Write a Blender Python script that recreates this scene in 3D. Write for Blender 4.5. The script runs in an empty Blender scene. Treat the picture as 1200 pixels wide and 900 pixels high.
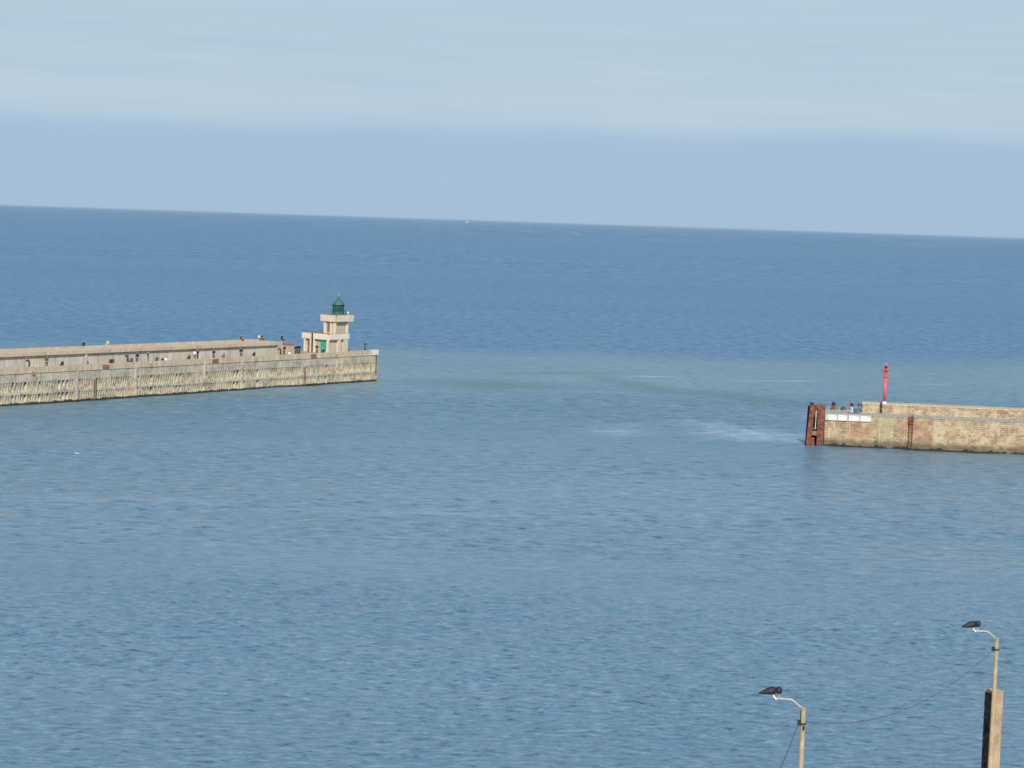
import bpy, bmesh, math, random
from mathutils import Vector, Matrix
random.seed(7)
S = bpy.context.scene
COL = S.collection
R = math.radians

# ------------------------------------------------------------------ camera
CAM_H = 29.0; F = 2400.0
PITCH = math.atan(190.5 / F); ROLL = 0.03244
cd = bpy.data.cameras.new('camera'); cam = bpy.data.objects.new('camera', cd); COL.objects.link(cam)
cd.sensor_width = 36; cd.lens = 36 * F / 1200; cd.clip_start = 1; cd.clip_end = 400000
CM = Matrix.Translation((0, 0, CAM_H)) @ Matrix.Rotation(math.pi/2 - PITCH, 4, 'X') @ Matrix.Rotation(ROLL, 4, 'Z')
cam.matrix_world = CM
S.camera = cam

# ------------------------------------------------------------------ sky and sun
SUN_EL = R(38); SUN_DIR = Vector((0.06, -0.99, 0)).normalized()       # horizontal direction towards the sun
SKY_STRENGTH = 0.13; SUN_STRENGTH = 4.6
w = bpy.data.worlds.new('World'); S.world = w; w.use_nodes = True
nt = w.node_tree; nt.nodes.clear()
def N(nt, t, **k):
    n = nt.nodes.new(t)
    for a, b in k.items():
        setattr(n, a, b)
    return n
def mth(nt, op, a, b=None, c=None, clamp=False):
    n = nt.nodes.new('ShaderNodeMath'); n.operation = op; n.use_clamp = clamp
    for i, v in enumerate((a, b, c)):
        if v is None: continue
        if isinstance(v, (int, float)): n.inputs[i].default_value = v
        else: nt.links.new(v, n.inputs[i])
    return n.outputs[0]
def rng(nt, v, a, b, c=0.0, d=1.0, interp='SMOOTHSTEP'):
    n = nt.nodes.new('ShaderNodeMapRange'); n.interpolation_type = interp
    nt.links.new(v, n.inputs['Value'])
    for k, x in (('From Min', a), ('From Max', b), ('To Min', c), ('To Max', d)): n.inputs[k].default_value = x
    return n.outputs[0]
def mix(nt, f, a, b, mode='MIX'):
    n = nt.nodes.new('ShaderNodeMix'); n.data_type = 'RGBA'; n.blend_type = mode
    for i, v in ((0, f), (6, a), (7, b)):
        if isinstance(v, (int, float)): n.inputs[i].default_value = v
        elif isinstance(v, tuple): n.inputs[i].default_value = (*v, 1)
        else: nt.links.new(v, n.inputs[i])
    return n.outputs[2]
def noise(nt, vec, scale, detail=4, rough=0.55, sc=None, loc=None):
    if sc or loc:
        m = nt.nodes.new('ShaderNodeMapping')
        if sc: m.inputs['Scale'].default_value = sc
        if loc: m.inputs['Location'].default_value = loc
        nt.links.new(vec, m.inputs['Vector']); vec = m.outputs[0]
    n = nt.nodes.new('ShaderNodeTexNoise'); n.inputs['Scale'].default_value = scale
    n.inputs['Detail'].default_value = detail; n.inputs['Roughness'].default_value = rough
    nt.links.new(vec, n.inputs['Vector'])
    return n.outputs['Fac']

sky = N(nt, 'ShaderNodeTexSky', sky_type='NISHITA', sun_disc=False)
sky.sun_elevation = SUN_EL
sky.sun_rotation = math.atan2(SUN_DIR.x, SUN_DIR.y)
sky.altitude = 0; sky.air_density = 1.0; sky.dust_density = 0.6; sky.ozone_density = 2.0
geo = N(nt, 'ShaderNodeTexCoord').outputs['Generated']
sx = N(nt, 'ShaderNodeSeparateXYZ'); nt.links.new(geo, sx.inputs[0])
el = sx.outputs['Z']                                                   # sine of the elevation
n1 = noise(nt, geo, 5, 5, 0.55, sc=(1, 1, 10))
n3 = noise(nt, geo, 9, 4, 0.55, sc=(1, 1, 16), loc=(5, 4, 1))
n2 = noise(nt, geo, 14, 3, 0.5, sc=(1, 1, 14), loc=(3, 1, 2))
elw = mth(nt, 'ADD', el, mth(nt, 'MULTIPLY', mth(nt, 'SUBTRACT', n1, 0.5), 0.020))
elw = mth(nt, 'ADD', elw, mth(nt, 'MULTIPLY', sx.outputs['X'], -0.012))
bank = rng(nt, elw, 0.0370, 0.0520, 0, 1)                                # top edge of the blue haze bank
low = mix(nt, rng(nt, el, 0.0, 0.045), (0.355, 0.510, 0.700), (0.345, 0.495, 0.690))
high = mix(nt, mth(nt, 'ADD', rng(nt, el, 0.045, 0.10, 0.0, 0.8), mth(nt, 'MULTIPLY', n2, 0.25)), (0.475, 0.590, 0.695), (0.445, 0.580, 0.690))
veil = mix(nt, bank, low, high)
wisp = mth(nt, 'MULTIPLY', rng(nt, n3, 0.52, 0.68), mth(nt, 'MULTIPLY', rng(nt, el, 0.030, 0.050), rng(nt, el, 0.11, 0.08)))
veil = mix(nt, mth(nt, 'MULTIPLY', wisp, 0.35), veil, (0.40, 0.53, 0.68))
veil = mix(nt, mth(nt, 'MULTIPLY', mth(nt, 'MULTIPLY', rng(nt, n3, 0.46, 0.34), rng(nt, el, 0.035, 0.055)), 0.18), veil, (0.56, 0.65, 0.73))
veil = mix(nt, rng(nt, el, 0.11, 0.32), veil, (0.30, 0.49, 0.74))
skyc = N(nt, 'ShaderNodeVectorMath', operation='SCALE'); nt.links.new(sky.outputs[0], skyc.inputs[0]); skyc.inputs['Scale'].default_value = SKY_STRENGTH
vf = rng(nt, el, 0.06, 0.55, 0.95, 0.25)
final = mix(nt, vf, skyc.outputs[0], veil)
bg = N(nt, 'ShaderNodeBackground'); bg.inputs['Strength'].default_value = 1.0   # the sky is already at 0.10, the veil at its own brightness
nt.links.new(final, bg.inputs[0])
wo = N(nt, 'ShaderNodeOutputWorld'); nt.links.new(bg.outputs[0], wo.inputs[0])

sl = bpy.data.lights.new('sun', 'SUN'); sl.energy = SUN_STRENGTH; sl.angle = R(0.5); sl.color = (1.0, 0.94, 0.84)
so = bpy.data.objects.new('sun', sl); COL.objects.link(so)
sdir = Vector((SUN_DIR.x*math.cos(SUN_EL), SUN_DIR.y*math.cos(SUN_EL), math.sin(SUN_EL)))
so.rotation_euler = sdir.to_track_quat('Z', 'Y').to_euler(); so.location = (0, -50, 90)
S.view_settings.view_transform = 'Standard'; S.view_settings.look = 'None'
S.view_settings.gamma = 1; S.view_settings.exposure = 0.0

# ------------------------------------------------------------------ helpers
def ray(u, v):
    return (CM.to_3x3() @ Vector(((u-600)/F, (450-v)/F, -1))).normalized()
def at(u, v, z):                                                       # a photo pixel on a level plane
    d = ray(u, v); k = (z - CAM_H)/d.z
    return Vector((0, 0, CAM_H)) + d*k
class Frame:
    def __init__(s, a, b):
        s.o = Vector((a.x, a.y, 0)); d = Vector((b.x-a.x, b.y-a.y, 0)); s.len = d.length
        s.d = d.normalized(); s.n = Vector((-s.d.y, s.d.x, 0)); s.rz = math.atan2(s.d.y, s.d.x)
    def hit(s, u, v, t):                                               # (along, height) where the pixel meets the plane t behind the edge
        d = ray(u, v); o = Vector((0, 0, CAM_H))
        k = (t - (o - s.o).dot(s.n))/d.dot(s.n); p = o + d*k
        return (p - s.o).dot(s.d), p.z
    def w(s, a, t, z): return s.o + s.d*a + s.n*t + Vector((0, 0, z))
def tag(o, label=None, cat=None, group=None, kind=None):
    if label: o['label'] = label
    if cat: o['category'] = cat
    if group: o['group'] = group
    if kind: o['kind'] = kind
    return o
def empty(name, loc, rz=0, **k):
    o = bpy.data.objects.new(name, None); COL.objects.link(o); o.location = loc; o.rotation_euler = (0, 0, rz)
    return tag(o, **k)
class MB:
    def __init__(s): s.b = bmesh.new()
    def box(s, x0, x1, y0, y1, z0, z1, sh=0.0):                        # sh leans the top along x
        v = [s.b.verts.new(p) for p in ((x0,y0,z0),(x1,y0,z0),(x1,y1,z0),(x0,y1,z0),(x0+sh,y0,z1),(x1+sh,y0,z1),(x1+sh,y1,z1),(x0+sh,y1,z1))]
        for f in ((0,3,2,1),(4,5,6,7),(0,1,5,4),(1,2,6,5),(2,3,7,6),(3,0,4,7)): s.b.faces.new([v[i] for i in f])
        return s
    def hexa(s, pts):
        v = [s.b.verts.new(p) for p in pts]
        for f in ((0,3,2,1),(4,5,6,7),(0,1,5,4),(1,2,6,5),(2,3,7,6),(3,0,4,7)): s.b.faces.new([v[i] for i in f])
        return s
    def tube(s, pts, rad, seg=8, caps=True):
        pts = [Vector(p) for p in pts]; rings = []
        rr = rad if isinstance(rad, (list, tuple)) else [rad]*len(pts)
        for i, p in enumerate(pts):
            t = (pts[min(i+1, len(pts)-1)] - pts[max(i-1, 0)]).normalized()
            a = t.orthogonal().normalized() if i == 0 else (a - t*a.dot(t)).normalized()
            b = t.cross(a)
            rings.append([s.b.verts.new(p + (a*math.cos(q) + b*math.sin(q))*rr[i]) for q in [2*math.pi*k/seg for k in range(seg)]])
        for r0, r1 in zip(rings, rings[1:]):
            for k in range(seg): s.b.faces.new((r0[k], r0[(k+1) % seg], r1[(k+1) % seg], r1[k]))
        if caps: s.b.faces.new(rings[0][::-1]); s.b.faces.new(rings[-1])
        return s
    def lathe(s, c, prof, seg=20):
        rings = [[s.b.verts.new((c[0]+r*math.cos(q), c[1]+r*math.sin(q), c[2]+z)) for q in [2*math.pi*k/seg for k in range(seg)]] for r, z in prof]
        for r0, r1 in zip(rings, rings[1:]):
            for k in range(seg): s.b.faces.new((r0[k], r0[(k+1) % seg], r1[(k+1) % seg], r1[k]))
        s.b.faces.new(rings[0][::-1]); s.b.faces.new(rings[-1])
        return s
    def torus(s, c, ax, R_, r_, seg=20, ss=8):
        ax = Vector(ax).normalized(); a = ax.orthogonal().normalized(); b = ax.cross(a); rings = []
        for i in range(seg):
            q = 2*math.pi*i/seg; e = a*math.cos(q)+b*math.sin(q)
            rings.append([s.b.verts.new(Vector(c)+e*(R_+r_*math.cos(p))+ax*r_*math.sin(p)) for p in [2*math.pi*k/ss for k in range(ss)]])
        for i in range(seg):
            r0, r1 = rings[i], rings[(i+1) % seg]
            for k in range(ss): s.b.faces.new((r0[k], r0[(k+1) % ss], r1[(k+1) % ss], r1[k]))
        return s
    def build(s, name, mat, parent=None, bevel=0, smooth=False):
        bmesh.ops.recalc_face_normals(s.b, faces=s.b.faces)
        if bevel: bmesh.ops.bevel(s.b, geom=s.b.edges[:], offset=bevel, segments=1, affect='EDGES')
        m = bpy.data.meshes.new(name); s.b.to_mesh(m); s.b.free()
        if smooth:
            for p in m.polygons: p.use_smooth = True
        m.materials.append(mat)
        o = bpy.data.objects.new(name, m); COL.objects.link(o)
        if parent: o.parent = parent
        return o

# ------------------------------------------------------------------ materials
def new_mat(name, rough=0.9, spec=0.3):
    m = bpy.data.materials.new(name); m.use_nodes = True; t = m.node_tree; b = t.nodes['Principled BSDF']
    b.inputs['Roughness'].default_value = rough; b.inputs['Specular IOR Level'].default_value = spec
    return m, t, b
def objc(t):
    c = t.nodes.new('ShaderNodeTexCoord').outputs['Object']
    s = t.nodes.new('ShaderNodeSeparateXYZ'); t.links.new(c, s.inputs[0]); return c, s.outputs
def bump(t, b, h, strength=0.4, dist=0.03):
    n = t.nodes.new('ShaderNodeBump'); n.inputs['Strength'].default_value = strength; n.inputs['Distance'].default_value = dist
    t.links.new(h, n.inputs['Height']); t.links.new(n.outputs[0], b.inputs['Normal'])
def plain(name, c, rough=0.7, var=0.25, scale=3.0, metal=0):
    m, t, b = new_mat(name, rough); v, s = objc(t)
    n = noise(t, v, scale, 5)
    d = tuple(x*(1-var) for x in c); l = tuple(min(1, x*(1+var)) for x in c)
    t.links.new(mix(t, rng(t, n, 0.3, 0.7), d, l), b.inputs['Base Color']); b.inputs['Metallic'].default_value = metal
    bump(t, b, n, 0.2, 0.01)
    return m
def concrete(name, c, c2, stain=(0.16, 0.14, 0.10), joints=0, streak=0.6, tide=False, cream=None):
    m, t, b = new_mat(name); v, s = objc(t)
    big = noise(t, v, 0.35, 5, 0.6)
    col = mix(t, rng(t, big, 0.35, 0.65), c, c2)
    runs = noise(t, v, 1.0, 5, 0.65, sc=(3.0, 3.0, 0.35))
    col = mix(t, mth(t, 'MULTIPLY', rng(t, runs, 0.50, 0.72), streak), col, stain)
    runs2 = noise(t, v, 1.0, 4, 0.6, sc=(2.2, 2.2, 0.25), loc=(17, 3, 5))
    col = mix(t, mth(t, 'MULTIPLY', rng(t, runs2, 0.54, 0.64), 0.6), col, (0.70, 0.65, 0.53))
    fine = noise(t, v, 5, 5, 0.7)
    col = mix(t, 0.22, col, mix(t, rng(t, fine, 0.35, 0.65), (0.07, 0.055, 0.04), (0.80, 0.70, 0.52)))
    if cream:
        rz_ = mth(t, 'ADD', s['Z'], mth(t, 'MULTIPLY', mth(t, 'SUBTRACT', noise(t, v, 1.7, 4, 0.6), 0.5), 1.4))
        k = mth(t, 'MAXIMUM', rng(t, mth(t, 'ABSOLUTE', mth(t, 'SUBTRACT', rz_, 2.25)), 0.75, 0.30), rng(t, mth(t, 'ABSOLUTE', mth(t, 'SUBTRACT', rz_, 0.7)), 0.55, 0.2))
        k = mth(t, 'MULTIPLY', k, rng(t, noise(t, v, 0.5, 4, 0.6, loc=(9, 9, 9)), 0.36, 0.58))
        col = mix(t, mth(t, 'MULTIPLY', k, 0.8), col, cream)
        dk = mth(t, 'MULTIPLY', rng(t, noise(t, v, 1.0, 5, 0.7, sc=(2.0, 2.0, 1.1), loc=(31, 2, 7)), 0.50, 0.64), rng(t, s['Z'], 3.9, 2.9))
        col = mix(t, mth(t, 'MULTIPLY', dk, 0.65), col, (0.10, 0.085, 0.06))
        pt = rng(t, noise(t, v, 0.9, 4, 0.6, sc=(0.6, 1, 1.2), loc=(3, 22, 7)), 0.55, 0.62)
        col = mix(t, mth(t, 'MULTIPLY', pt, 0.45), col, (0.20, 0.18, 0.15))
    if joints:
        j = mth(t, 'PINGPONG', s['X'], joints/2)
        col = mix(t, mth(t, 'MULTIPLY', rng(t, j, 0.07, 0.02, interp='LINEAR'), 0.6), col, (0.07, 0.06, 0.05))
    if tide:
        z = mth(t, 'ADD', s['Z'], mth(t, 'MULTIPLY', noise(t, v, 1.5, 4), -0.6))
        col = mix(t, rng(t, z, 0.12, -0.06), col, (0.035, 0.035, 0.025))
    t.links.new(col, b.inputs['Base Color']); bump(t, b, mth(t, 'ADD', fine, mth(t, 'MULTIPLY', big, 3)), 0.5, 0.03)
    return m
M = {}
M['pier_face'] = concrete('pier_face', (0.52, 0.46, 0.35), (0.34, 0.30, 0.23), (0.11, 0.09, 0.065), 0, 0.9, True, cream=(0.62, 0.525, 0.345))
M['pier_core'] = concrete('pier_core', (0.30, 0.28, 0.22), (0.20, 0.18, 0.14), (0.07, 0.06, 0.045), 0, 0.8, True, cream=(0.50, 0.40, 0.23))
M['coping'] = concrete('coping', (0.56, 0.43, 0.28), (0.46, 0.355, 0.235), (0.17, 0.14, 0.10), 4.2, 0.4)
M['cap'] = concrete('cap', (0.55, 0.425, 0.29), (0.46, 0.355, 0.245), (0.17, 0.14, 0.10), 6.5, 0.4)
M['wall_pale'] = concrete('wall_pale', (0.55, 0.51, 0.43), (0.43, 0.40, 0.335), (0.18, 0.155, 0.12), 2.9, 0.55)
M['deck'] = concrete('deck', (0.27, 0.22, 0.18), (0.22, 0.18, 0.145), (0.11, 0.09, 0.07), 3.7, 0.3)
M['lh'] = concrete('lighthouse_concrete', (0.64, 0.58, 0.46), (0.56, 0.50, 0.38), (0.30, 0.25, 0.18), 0, 0.35)
M['lh_dull'] = concrete('lighthouse_concrete_dull', (0.54, 0.43, 0.30), (0.42, 0.33, 0.23), (0.20, 0.15, 0.10), 0, 0.7)  # recess walls, their shade put into a darker, pinker concrete tone
M['lh_band'] = concrete('lighthouse_band', (0.78, 0.71, 0.57), (0.70, 0.63, 0.49), (0.36, 0.31, 0.24), 0, 0.6)
M['lh_gal'] = concrete('lighthouse_gallery', (0.70, 0.60, 0.45), (0.62, 0.52, 0.385), (0.36, 0.30, 0.22), 0, 0.3)
M['whitewash'] = plain('whitewash', (0.66, 0.62, 0.50), 0.8, 0.15)
M['pilaster'] = concrete('pilaster', (0.46, 0.43, 0.35), (0.36, 0.33, 0.27), (0.15, 0.13, 0.10), 0, 0.5, True)
M['rust'] = plain('rust', (0.17, 0.062, 0.038), 0.85, 0.55, 2.2)
M['rust_dark'] = plain('rust_dark', (0.035, 0.024, 0.022), 0.85, 0.4, 2.0)
M['rust_pale'] = plain('rust_pale', (0.26, 0.13, 0.085), 0.85, 0.4, 2.5)
M['green_door'] = plain('green_door', (0.02, 0.36, 0.20), 0.5, 0.12)
M['green_paint'] = plain('green_paint', (0.02, 0.10, 0.085), 0.4, 0.3)
M['green_dome'] = plain('green_dome', (0.045, 0.135, 0.120), 0.4, 0.25)
M['red_paint'] = plain('red_paint', (0.68, 0.11, 0.12), 0.35, 0.12)
M['white_paint'] = plain('white_paint', (0.75, 0.73, 0.68), 0.5, 0.1)
M['black'] = plain('black_metal', (0.025, 0.024, 0.026), 0.6, 0.3)
M['orange'] = plain('orange_plastic', (0.50, 0.27, 0.12), 0.6, 0.15)
M['steel'] = plain('galvanised_steel', (0.50, 0.49, 0.46), 0.5, 0.15)
M['pale_steel'] = plain('pale_arm', (0.44, 0.41, 0.34), 0.5, 0.15)
m, t, b = new_mat('post_concrete'); v, s = objc(t)
pn = noise(t, v, 6, 6, 0.7); pb = noise(t, v, 1.0, 4, 0.6, sc=(6, 6, 0.8))
col = mix(t, rng(t, noise(t, v, 1.2, 4), 0.35, 0.65), (0.50, 0.375, 0.225), (0.37, 0.28, 0.17))
col = mix(t, mth(t, 'MULTIPLY', rng(t, pb, 0.52, 0.66), 0.6), col, (0.20, 0.155, 0.10)); col = mix(t, mth(t, 'MULTIPLY', rng(t, pn, 0.56, 0.66), 0.5), col, (0.60, 0.50, 0.34))
col = mix(t, mth(t, 'MULTIPLY', rng(t, pn, 0.42, 0.34), 0.5), col, (0.16, 0.12, 0.08))
t.links.new(col, b.inputs['Base Color']); bump(t, b, pn, 0.6, 0.02); M['post'] = m
M['tar'] = plain('tarred_face', (0.030, 0.034, 0.030), 0.75, 0.8, 3.5)
M['cable'] = plain('cable', (0.05, 0.06, 0.06), 0.7, 0.1)
gm, gt, gb = new_mat('lantern_glass', 0.08, 0.5); gb.inputs['Base Color'].default_value = (0.02, 0.05, 0.06, 1)
M['glass'] = gm
m, t, b = new_mat('weathered_board', 0.7); v, s = objc(t)
k = rng(t, noise(t, v, 2.4, 5, 0.75, sc=(1, 1, 1.8)), 0.47, 0.60)
t.links.new(mix(t, mth(t, 'MULTIPLY', k, 0.7), (0.80, 0.77, 0.66), (0.30, 0.25, 0.21)), b.inputs['Base Color']); M['board'] = m
# masonry of the right hand pier
m, t, b = new_mat('masonry'); v, s = objc(t)
cx = t.nodes.new('ShaderNodeCombineXYZ'); t.links.new(s['X'], cx.inputs[0]); t.links.new(s['Z'], cx.inputs[1])
wob = t.nodes.new('ShaderNodeTexNoise'); t.links.new(v, wob.inputs['Vector']); wob.inputs['Scale'].default_value = 0.8; wob.inputs['Detail'].default_value = 4
wv = t.nodes.new('ShaderNodeVectorMath'); wv.operation = 'MULTIPLY_ADD'; t.links.new(wob.outputs['Color'], wv.inputs[0]); wv.inputs[1].default_value = (0.5, 0.16, 0); t.links.new(cx.outputs[0], wv.inputs[2])
br = t.nodes.new('ShaderNodeTexBrick'); t.links.new(wv.outputs[0], br.inputs['Vector'])
br.inputs['Scale'].default_value = 1; br.inputs['Brick Width'].default_value = 0.62; br.inputs['Row Height'].default_value = 0.27
br.inputs['Mortar Size'].default_value = 0.03; br.inputs['Bias'].default_value = 0.0
br.inputs['Color1'].default_value = (0.52, 0.39, 0.235, 1); br.inputs['Color2'].default_value = (0.32, 0.205, 0.13, 1); br.inputs['Mortar'].default_value = (0.20, 0.15, 0.10, 1)
col = br.outputs['Color']
pat = noise(t, v, 0.55, 5, 0.6)
col = mix(t, mth(t, 'MULTIPLY', rng(t, pat, 0.42, 0.60), 0.75), col, (0.56, 0.455, 0.28))
blot = noise(t, v, 2.6, 5, 0.7, loc=(4, 0, 8))
col = mix(t, mth(t, 'MULTIPLY', rng(t, blot, 0.56, 0.70), 0.7), col, (0.62, 0.55, 0.38))
col = mix(t, mth(t, 'MULTIPLY', rng(t, blot, 0.46, 0.32), 0.7), col, (0.12, 0.085, 0.06))
bl2 = noise(t, v, 1.1, 5, 0.65, loc=(14, 3, 2))
col = mix(t, mth(t, 'MULTIPLY', rng(t, bl2, 0.50, 0.64), 0.5), col, (0.17, 0.13, 0.09))
def zone(x0_, x1_, z0_, z1_):
    wx = mth(t, 'ADD', s['X'], mth(t, 'MULTIPLY', mth(t, 'SUBTRACT', pat, 0.5), 1.6)); wz = mth(t, 'ADD', s['Z'], mth(t, 'MULTIPLY', mth(t, 'SUBTRACT', blot, 0.5), 1.2))
    q = mth(t, 'MULTIPLY', rng(t, wx, x0_-0.2, x0_+0.2), rng(t, wx, x1_+0.2, x1_-0.2))
    return mth(t, 'MULTIPLY', q, mth(t, 'MULTIPLY', rng(t, wz, z0_-0.3, z0_+0.3), rng(t, wz, z1_+0.2, z1_-0.2)))
col = mix(t, mth(t, 'MULTIPLY', zone(7.0, 9.0, 0.9, 4.3), 0.6), col, (0.36, 0.32, 0.16))
col = mix(t, mth(t, 'MULTIPLY', zone(3.2, 6.6, 1.2, 3.2), 0.45), col, (0.36, 0.17, 0.09))
col = mix(t, mth(t, 'MULTIPLY', zone(9.8, 14.0, 1.7, 3.9), 0.40), col, (0.34, 0.15, 0.085))
runs = noise(t, v, 1, 4, 0.6, sc=(2.5, 2.5, 0.2))
col = mix(t, mth(t, 'MULTIPLY', rng(t, runs, 0.56, 0.70), 0.5), col, (0.62, 0.53, 0.35))
zz = mth(t, 'ADD', s['Z'], mth(t, 'MULTIPLY', noise(t, v, 1.2, 5), -1.3))
col = mix(t, mth(t, 'MULTIPLY', rng(t, zz, 0.75, -0.1), 0.75), col, (0.09, 0.065, 0.04))
col = mix(t, rng(t, zz, -0.32, -0.5), col, (0.03, 0.03, 0.02))
M['mason_mix'] = (m, t, b, col, v, s)
t.links.new(col, b.inputs['Base Color']); bump(t, b, mth(t, 'ADD', br.outputs['Fac'], mth(t, 'MULTIPLY', blot, -1.5)), 0.5, -0.04)
M['masonry'] = m
M['mason_top'] = concrete('masonry_coping', (0.52, 0.42, 0.27), (0.43, 0.33, 0.21), (0.20, 0.15, 0.10), 0, 0.5)
M['grey_deck'] = concrete('grey_deck', (0.33, 0.31, 0.275), (0.28, 0.26, 0.225), (0.18, 0.16, 0.13), 0, 0.3)
M['algae'] = plain('algae_render', (0.33, 0.30, 0.12), 0.9, 0.3, 1.2)

# ------------------------------------------------------------------ sea
m, t, b = new_mat('sea_water', 0.12, 0.5)
g = t.nodes.new('ShaderNodeNewGeometry').outputs['Position']
s = t.nodes.new('ShaderNodeSeparateXYZ'); t.links.new(g, s.inputs[0]); X, Y = s.outputs['X'], s.outputs['Y']
edge = noise(t, g, 0.012, 3, 0.5)
yy = mth(t, 'ADD', mth(t, 'MULTIPLY', X, -0.22), Y)
yy = mth(t, 'ADD', yy, mth(t, 'MULTIPLY', mth(t, 'SUBTRACT', edge, 0.5), 50))
off = rng(t, yy, 405, 480)                                            # open sea past the turbid tongue
strip = mth(t, 'MULTIPLY', rng(t, yy, 315, 380), mth(t, 'SUBTRACT', 1.0, off))
patch = rng(t, noise(t, g, 0.035, 4, 0.55, sc=(0.5, 1, 1), loc=(5, 9, 0)), 0.42, 0.62)
deep = mix(t, rng(t, noise(t, g, 0.006, 4, 0.55, sc=(0.35, 1, 1)), 0.35, 0.65), (0.066, 0.165, 0.275), (0.078, 0.182, 0.292))
inner = mix(t, patch, (0.100, 0.190, 0.258), (0.115, 0.205, 0.272))
turb = mix(t, patch, (0.150, 0.245, 0.278), (0.172, 0.265, 0.300))
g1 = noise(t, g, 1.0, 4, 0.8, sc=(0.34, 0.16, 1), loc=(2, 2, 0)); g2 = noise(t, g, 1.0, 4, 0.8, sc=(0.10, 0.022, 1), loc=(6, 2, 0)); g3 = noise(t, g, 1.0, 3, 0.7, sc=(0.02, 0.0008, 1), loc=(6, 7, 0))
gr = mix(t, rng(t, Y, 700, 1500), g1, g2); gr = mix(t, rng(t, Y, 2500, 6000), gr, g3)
deep = mix(t, mth(t, 'MULTIPLY', rng(t, gr, 0.48, 0.62), 0.6), deep, (0.150, 0.275, 0.385)); deep = mix(t, mth(t, 'MULTIPLY', rng(t, gr, 0.48, 0.36), 0.65), deep, (0.035, 0.10, 0.175))  # light and dark of unresolved waves painted into the open sea colour
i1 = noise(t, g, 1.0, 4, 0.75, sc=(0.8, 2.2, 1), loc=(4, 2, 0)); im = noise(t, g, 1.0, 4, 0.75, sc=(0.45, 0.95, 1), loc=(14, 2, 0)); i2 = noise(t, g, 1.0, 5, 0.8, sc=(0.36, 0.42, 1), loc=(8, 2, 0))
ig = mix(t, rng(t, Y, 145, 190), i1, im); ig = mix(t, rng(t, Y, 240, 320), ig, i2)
def painted_ripple(c_, k_=1.0):  # light and dark of small ripples put into the water colour
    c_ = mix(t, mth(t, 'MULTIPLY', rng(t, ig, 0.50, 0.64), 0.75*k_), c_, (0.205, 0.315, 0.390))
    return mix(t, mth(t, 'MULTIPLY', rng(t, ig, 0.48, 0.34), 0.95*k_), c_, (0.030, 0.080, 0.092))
inner = painted_ripple(inner); turb = painted_ripple(turb, 0.6)
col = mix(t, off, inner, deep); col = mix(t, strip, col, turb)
# features of the water surface at their own places: (centre, half length across, half depth)
nz = noise(t, g, 0.06, 4, 0.6, sc=(0.45, 1, 1), loc=(3, 8, 0)); nzf = noise(t, g, 0.35, 3, 0.6, sc=(0.4, 1, 1))
def blob(u0, v0, u1, v1, ry, wob=0.9, lo=1.0, hi=0.35, tilt=0.0):
    a_, b_ = at(u0, v0, 0), at(u1, v1, 0); c_ = (a_+b_)/2; rx = (b_.x-a_.x)/2; sl = (b_.y-a_.y)/(b_.x-a_.x)
    dx = mth(t, 'ADD', X, -c_.x); dy = mth(t, 'SUBTRACT', mth(t, 'ADD', Y, -c_.y), mth(t, 'MULTIPLY', dx, sl))
    q = mth(t, 'ADD', mth(t, 'POWER', mth(t, 'ABSOLUTE', mth(t, 'DIVIDE', dx, rx)), 2), mth(t, 'POWER', mth(t, 'ABSOLUTE', mth(t, 'DIVIDE', dy, ry)), 2))
    q = mth(t, 'ADD', mth(t, 'SQRT', q), mth(t, 'MULTIPLY', mth(t, 'SUBTRACT', nz, 0.5), wob))
    return rng(t, q, lo, hi)
def foamline(*a, **k): return mth(t, 'MULTIPLY', blob(*a, **k), rng(t, nzf, 0.36, 0.58))
def mx(*a):
    r_ = a[0]
    for q in a[1:]: r_ = mth(t, 'MAXIMUM', r_, q)
    return r_
green = mx(blob(660, 436, 850, 470, 16, 1.4, 1.25, 0.1), blob(760, 455, 990, 478, 12, 1.4, 1.25, 0.1), blob(560, 437, 740, 438, 6, 2.0, 1.3, 0.1), blob(450, 446, 720, 456, 14, 2.2, 1.3, 0.1))
col = mix(t, mth(t, 'MULTIPLY', green, 0.48), col, (0.075, 0.135, 0.112))
foam = mx(foamline(722, 441.5, 805, 441.0, 1.3), foamline(830, 446.5, 1000, 446.5, 1.3), foamline(1050, 450, 1120, 450.5, 1.3), foamline(390, 372, 440, 372, 4))
slick = mx(blob(790, 500, 955, 514, 12, 1.3), blob(680, 508, 770, 505, 8, 1.3), blob(200, 596, 800, 607, 4, 1.6, 1.2, 0.0), blob(-50, 583, 330, 590, 4, 1.6, 1.2, 0.0))
white = mx(mth(t, 'MULTIPLY', foam, 0.40), mth(t, 'MULTIPLY', blob(770, 497, 975, 515, 17, 2.2, 1.1, 0.0), mth(t, 'MULTIPLY', rng(t, i2, 0.30, 0.66), 0.42)), mth(t, 'MULTIPLY', blob(650, 505, 790, 503, 12, 2.2, 1.1, 0.0), mth(t, 'MULTIPLY', rng(t, i2, 0.30, 0.66), 0.25)), mth(t, 'MULTIPLY', blob(200, 596, 800, 607, 1.6, 1.0), mth(t, 'MULTIPLY', rng(t, i2, 0.35, 0.65), 0.10)), mth(t, 'MULTIPLY', blob(-50, 583, 330, 590, 1.5, 1.2), 0.0))  # foam, plus the sky sheen on the slicks painted as pale colour
col = mix(t, white, col, (0.60, 0.66, 0.70))
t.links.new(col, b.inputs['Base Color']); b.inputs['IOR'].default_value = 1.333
w0 = noise(t, g, 3.2, 4, 0.65, sc=(0.9, 1, 1), loc=(9, 1, 0))
w1 = noise(t, g, 0.8, 4, 0.60, sc=(0.8, 1, 1))
w2 = noise(t, g, 0.14, 4, 0.6, sc=(0.6, 1, 1), loc=(7, 2, 0))
far = rng(t, Y, 140, 330)                                              # where waves get too small to be modelled
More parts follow.
